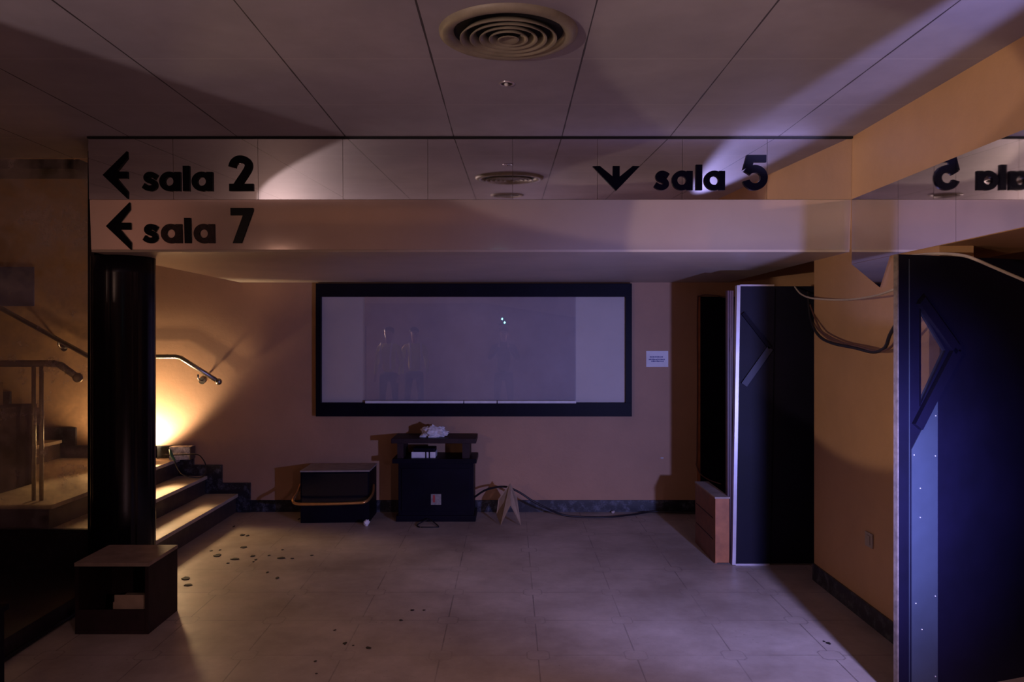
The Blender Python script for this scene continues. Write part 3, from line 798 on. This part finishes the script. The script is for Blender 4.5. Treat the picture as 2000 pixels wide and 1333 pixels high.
# small wooden cabinet in front of the doorway
t = thing('wooden_cabinet', 'small reddish wooden cabinet standing left of the far open leaf', 'cabinet', (1.5, 5.85, 0))
xa, xb = 1.448, X(1428, 5.57)+0.16
part('left_panel', B(xa, xa+0.018, 5.58, 6.16, 0, 0.462), 'wood', t)
part('body', B(xa+0.018, 1.548, 5.572, 6.16, 0.03, 0.458), 'wood', t)
dr = part('front', B(xa+0.0, 1.547, 5.56, 5.572, 0.012, 0.464, bev=0.003), 'wood_light', t)
part('top', B(xa-0.004, 1.552, 5.556, 6.165, 0.464, 0.476, bev=0.002), 'woodgrey', t)
for z in (0.16, 0.31):
    part('drawer_seam', B(xa-0.002, xa, 5.62, 6.12, z, z+0.006), 'wood_dark', t)

# cables at the doorways
YC = 5.15
cable('hanging_cable', 'thin cream cable sagging between the two doorways', [(X(1552, 5.5), 5.5, Z(560, 5.5)), (X(1565, 5.3), 5.3, Z(575, 5.3)), (X(1590, 4.9), 4.9, Z(583.5, 4.9)), (X(1650, 4.5), 4.5, Z(586, 4.5)), (X(1700, 4.0), 4.0, Z(580, 4.0)), (X(1735, 3.7), 3.7, Z(570, 3.7)), (X(1765, 3.56), 3.56, Z(558, 3.56))], 0.0055, 'cream_cable')
cable('hanging_cable', 'thick black cable drooping across the tan wall', [(X(1578, 5.4), 5.4, Z(570, 5.4)), (X(1582, 5.3), 5.3, Z(615, 5.3)), (X(1590, 5.1), 5.1, Z(642, 5.1)), (X(1605, 4.9), 4.9, Z(661, 4.9)), (X(1630, 4.7), 4.7, Z(672, 4.7)), (X(1670, 4.4), 4.4, Z(680, 4.4)), (X(1705, 4.1), 4.1, Z(688, 4.1)), (X(1728, 3.9), 3.9, Z(680, 3.9)), (X(1738, 3.8), 3.8, Z(655, 3.8)), (X(1752, 3.7), 3.7, Z(632, 3.7)), (X(1770, 3.6), 3.6, Z(620, 3.6))], 0.009, 'rubber')
cable('hanging_cable', 'thinner brown cable running beside the thick black one', [(X(1580, 5.4), 5.4, Z(590, 5.4)), (X(1600, 5.0), 5.0, Z(640, 5.0)), (X(1616, 4.85), 4.85, Z(655, 4.85)), (X(1645, 4.6), 4.6, Z(669, 4.6)), (X(1680, 4.3), 4.3, Z(678, 4.3)), (X(1710, 4.05), 4.05, Z(686, 4.05)), (X(1735, 3.85), 3.85, Z(682, 3.85)), (X(1752, 3.7), 3.7, Z(663, 3.7)), (X(1770, 3.6), 3.6, Z(640, 3.6))], 0.006, 'brown_cable')
cable('hanging_cable', 'cream cable falling over the top of the near door leaf', [(X(1780, 3.75), 3.75, Z(500, 3.75)), (X(1830, 3.6), 3.6, Z(496, 3.6)), (X(1878, 3.44), 3.44, Z(499, 3.44)), (X(1905, 3.38), 3.38, Z(507, 3.38)), (X(1940, 3.4), 3.4, Z(522, 3.4)), (X(1975, 3.42), 3.42, Z(537, 3.42)), (X(2020, 3.45), 3.45, Z(556, 3.45))], 0.007, 'cream_cable')
cable('hanging_cable', 'thin pale cable looping down the black back door', [(X(1423, 7.15), 7.15, Z(583, 7.15)), (X(1400, 7.17), 7.17, Z(578, 7.17)), (X(1368, 7.2), 7.2, Z(578, 7.2)), (X(1362, 7.2), 7.2, Z(600, 7.2)), (X(1362, 7.2), 7.2, Z(750, 7.2)), (X(1361, 7.2), 7.2, Z(890, 7.2)), (X(1360, 7.2), 7.2, Z(908, 7.2)), (X(1368, 7.15), 7.15, Z(926, 7.15)), (X(1385, 7.0), 7.0, Z(938, 7.0)), (X(1408, 6.6), 6.6, Z(946, 6.6))], 0.005, 'brown_cable')

# ------------------------------------------------------------------ crate in the foreground
t = thing('wooden_crate', 'open-fronted dark wooden crate in front of the round column', 'crate', (-2.15, 4.43, 0))
xa, xb, ya, yb_, h = -2.345, -1.948, 4.25, 4.62, 0.386
k = 0.02
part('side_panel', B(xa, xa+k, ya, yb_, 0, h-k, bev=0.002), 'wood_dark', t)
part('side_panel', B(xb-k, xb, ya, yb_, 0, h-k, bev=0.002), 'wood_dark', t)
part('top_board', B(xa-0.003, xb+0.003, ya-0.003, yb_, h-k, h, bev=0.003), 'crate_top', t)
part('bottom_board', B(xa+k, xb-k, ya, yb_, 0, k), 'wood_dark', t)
part('back_panel', B(xa+k, xb-k, yb_-0.012, yb_, k, h-k), 'wood_dark', t)
part('front_rail', B(xa+k, xb-k, ya+0.004, ya+0.018, k, 0.13), 'wood_dark', t)
t = thing('cardboard_sheet', 'small brown cardboard piece lying inside the dark crate', 'cardboard', (-2.05, 4.33, 0.02))
part('sheet', B(-2.16, -1.975, 4.29, 4.45, 0.021, 0.16, bev=0.002), 'card', t)
part('flap', B(-2.15, -1.98, 4.286, 4.29, 0.135, 0.20), 'card', t)
# black box at the very left edge
t = thing('black_pedestal', 'black pedestal at the bottom left corner of the floor', 'pedestal', (-2.1, 3.15, 0.0))
part('body', B(-2.45, -2.115, 3.18, 3.3, 0.0, 0.46, bev=0.004), 'black', t)
part('cap', B(-2.46, -2.10, 3.17, 3.31, 0.46, 0.485, bev=0.004), 'black', t)
cable('plinth_cable', 'black cable lying along the low plinth at far left', [(-2.50, 4.6, 0.012), (-2.495, 4.2, 0.012), (-2.49, 3.9, 0.012), (-2.47, 3.6, 0.012), (-2.44, 3.42, 0.012)], 0.011, 'rubber')

# ------------------------------------------------------------------ debris on the floor
chips = [(363, 1131, 20, 6), (368, 1144, 15, 5), (424, 1086, 17, 6), (459, 1093, 17, 3), (473, 1046, 13, 4), (484, 1047, 8, 3), (477, 1070, 13, 4), (494, 1087, 12, 3), (552, 1075, 6, 2), (549, 1091, 15, 3), (570, 1092, 8, 2),
         (609, 1086, 6, 2), (542, 1130, 8, 4), (522, 1119, 5, 3), (719, 1267, 11, 5), (783, 1213, 8, 3), (618, 1317, 5, 2), (430, 1075, 6, 2), (445, 1101, 6, 2), (500, 1094, 6, 3), (805, 1193, 9, 3), (828, 1193, 6, 2), (1618, 1258, 9, 4), (1609, 1254, 6, 3), (674, 1258, 8, 5),
         (412, 1077, 6, 2), (584, 1015, 6, 3), (525, 1086, 6, 2), (654, 1232, 6, 2), (690, 1262, 5, 2), (616, 1293, 6, 3), (495, 1098, 5, 2), (457, 1029, 5, 3)]
for i, (px, py, wx, wy) in enumerate(chips):
    y = FPX*EYE/(py-660); cx = X(px, y)
    rx = wx*y/FPX/2; ry = wy*y*y/(FPX*EYE)/2
    n = 9; bm = bmesh.new()
    pts = []
    for k in range(n):
        a = 2*PI*k/n; q = random.uniform(0.6, 1.15)
        pts.append((rx*q*math.cos(a), ry*q*math.sin(a)))
    prism(bm, pts, lambda u, v, d: (cx+u, y+v, d), 0.0005, min(0.006, 0.1*rx+0.002))
    tag(obj('plaster_chip', bm, 'chip'), 'small dark chip of debris lying on the dusty floor tiles', 'debris', 'dark chips scattered on the floor')
for i, (px, py) in enumerate(((1197, 997), (1010, 992), (383, 1030))):
    y = min(7.2, FPX*EYE/max(1, (py-660))); cx = X(px, y)
    bm = bmesh.new(); bmesh.ops.create_icosphere(bm, subdivisions=2, radius=1)
    for v in bm.verts:
        k = 1+0.4*mnoise.noise(v.co*2+Vector((i, 0, 0)))
        v.co = Vector((cx+v.co.x*0.018*k, y-0.02+v.co.y*0.014*k, 0.012+v.co.z*0.011*k))
    tag(obj('plaster_lump', bm, 'chip_pale'), ('pale plaster lump at the foot of the back wall, right of the cardboard', 'pale plaster crumb beside the folded cardboard', 'pale plaster lump at the foot of the first stair riser')[i], 'debris', 'pale plaster crumbs')

# ------------------------------------------------------------------ people behind the camera, seen in the display pane
def body(name, mat, chains, parent, root=0):
    """chains: list of lists of (x,y,z,r); first point of later chains may equal an existing one"""
    me = bpy.data.meshes.new(name); vs, es, rs = [], [], []
    idx = {}
    for ch in chains:
        prev = None
        for (x, y, z, r) in ch:
            key = (round(x, 4), round(y, 4), round(z, 4))
            if key not in idx: idx[key] = len(vs); vs.append((x, y, z)); rs.append(r)
            i = idx[key]
            if prev is not None: es.append((prev, i))
            prev = i
    me.from_pydata(vs, es, []); me.update()
    o = bpy.data.objects.new(name, me); C.objects.link(o); o.parent = parent
    sk_ = o.modifiers.new('skin', 'SKIN'); sk_.use_smooth_shade = True
    for i, r in enumerate(rs):
        d = me.skin_vertices[0].data[i]; d.radius = (r, r); d.use_root = (i == root)
    sb = o.modifiers.new('sub', 'SUBSURF'); sb.levels = 1; sb.render_levels = 2
    me.materials.append(MAT[mat]); return o
def person(label, loc, rotz, top_mat, legs_mat, hands_up=True, vest=False):
    t = thing('person', label, 'person', loc, None, rotz)
    pel = (0, 0, 0.95, 0.13); ch = (0, 0.02, 1.30, 0.145); nk = (0, 0.01, 1.50, 0.055)
    body('trousers', legs_mat, [[pel, (0.10, 0, 0.86, 0.095), (0.13, 0.01, 0.50, 0.062), (0.14, -0.02, 0.10, 0.045), (0.14, 0.10, 0.045, 0.04), (0.14, 0.17, 0.035, 0.03)],
                                [pel, (-0.10, 0, 0.86, 0.095), (-0.13, 0.01, 0.50, 0.062), (-0.14, -0.02, 0.10, 0.045), (-0.14, 0.10, 0.045, 0.04), (-0.14, 0.17, 0.035, 0.03)]], t)
    arms = []
    hands = []
    for s in (1, -1):
        sh = (0.19*s, 0.01, 1.43, 0.062)
        if hands_up: el = (0.27*s, 0.12, 1.20, 0.045); wr = (0.09*s, 0.30, 1.42, 0.030)
        else: el = (0.25*s, -0.01, 1.13, 0.045); wr = (0.24*s, 0.10, 0.90, 0.030)
        arms.append([(0, 0.02, 1.42, 0.11), sh, el, wr]); hands.append((s, wr))
    body('jacket', top_mat, [[(0, 0, 0.93, 0.13), (0, 0.01, 1.10, 0.125), ch, (0, 0.02, 1.42, 0.11), (0, 0.01, 1.49, 0.06)]]+arms, t)
    hc = []
    head = [(0, 0.01, 1.47, 0.05), (0, 0.02, 1.56, 0.05), (0, 0.035, 1.63, 0.078), (0, 0.02, 1.70, 0.09), (0, 0.01, 1.76, 0.07)]
    hd = body('head', 'skin', [head, [(0, 0.035, 1.63, 0.078), (0, 0.125, 1.645, 0.016)]], t)
    bm = bmesh.new()
    for s in (1, -1): ball(bm, (0.032*s, 0.103, 1.675), 0.011, 6)
    obj('eyes', bm, 'white', hd, True)
    bm = bmesh.new(); ball(bm, (0, 0.108, 1.605), 0.02, 6, (1, 0.35, 0.3)); obj('mouth', bm, 'red', hd, True)
    bm = bmesh.new()
    for s in (1, -1): ball(bm, (0.085*s, 0.01, 1.66), 0.028, 6, (0.35, 0.7, 1))
    obj('ears', bm, 'skin', hd, True)
    bm = bmesh.new(); ball(bm, (0, -0.01, 1.735), 0.10, 12, (0.95, 1.0, 0.78)); obj('hair', bm, 'hair', t, True)
    for s, wr in hands:
        x, y, z, _ = wr
        d = Vector((-0.25*s, 0.75, 0.5)).normalized() if hands_up else Vector((0, 0.35, -0.9)).normalized()
        side = d.cross(Vector((0, 0, 1))).normalized() if not hands_up else Vector((0, 0, 1))
        w0 = Vector((x, y, z)); pm = w0+d*0.05
        ch_ = [[(*w0, 0.024), (*pm, 0.030)]]
        for k, ln in enumerate((0.075, 0.085, 0.08, 0.065)):
            b0 = pm+side*(0.030-0.019*k)+d*0.03; b1 = b0+d*ln*0.5; b2 = b1+(d*0.6+Vector((-0.4*s, -0.2, -0.3)))*ln*0.5
            ch_.append([(*pm, 0.030), (*b0, 0.0095), (*b1, 0.009), (*b2, 0.008)])
        tb = w0+d*0.02+side*0.03; tb2 = tb+(d*0.5+side*0.5)*0.045
        ch_.append([(*w0, 0.024), (*tb, 0.011), (*tb2, 0.009)])
        body('hand', 'skin', ch_, t)
    if vest:
        for s in (1, -1):
            obj('reflective_stripe', tube(bmesh.new(), [(0.10*s, 0.165, 1.02), (0.10*s, 0.172, 1.2), (0.105*s, 0.165, 1.38), (0.11*s, 0.10, 1.50)], 0.018, 8, 4), 'white', t, True)
    return t
tp = person('person in dark clothes holding a small camera up, reflected in the display pane', (-0.12, -0.62, 0.0), 0, 'navycloth', 'navycloth')
bm = bmesh.new(); box(bm, -0.07, 0.07, 0.36, 0.42, 1.43, 1.52, bev=0.006)
o = obj('held_camera', bm, 'black', None); o.location = (-0.12, -0.62, 0.0); tag(o, 'small black camera held up by the person in dark clothes', 'camera')
t = thing('head_torch', 'head torch with two cyan lights above the reflected person', 'head torch', (-0.12, -0.50, 1.84))
part('strap', lathe(bmesh.new(), [(0.093, 1.835), (0.097, 1.84), (0.097, 1.865), (0.093, 1.87)], -0.12, -0.63, 32), 'black', t, True)
part('housing', B(-0.17, -0.07, -0.545, -0.50, 1.86, 1.97, bev=0.006), 'black', t)
for dx, dz in ((-0.022, 1.955), (0.025, 1.885)):
    bm = bmesh.new(); ball(bm, (-0.125+dx, -0.498, dz), 0.016, 8, (1, 0.4, 1.2)); part('led', bm, 'cyan_led', t, True)
person('person in yellow high visibility jacket, reflected at the left of the display pane', (-2.28, -0.5, 0.0), 0.25, 'hivis', 'navycloth', False, True)
person('person in yellow high visibility jacket with pink scarf, second in the pane reflection', (-1.86, -0.95, 0.0), -0.3, 'hivis', 'navycloth', False, True)
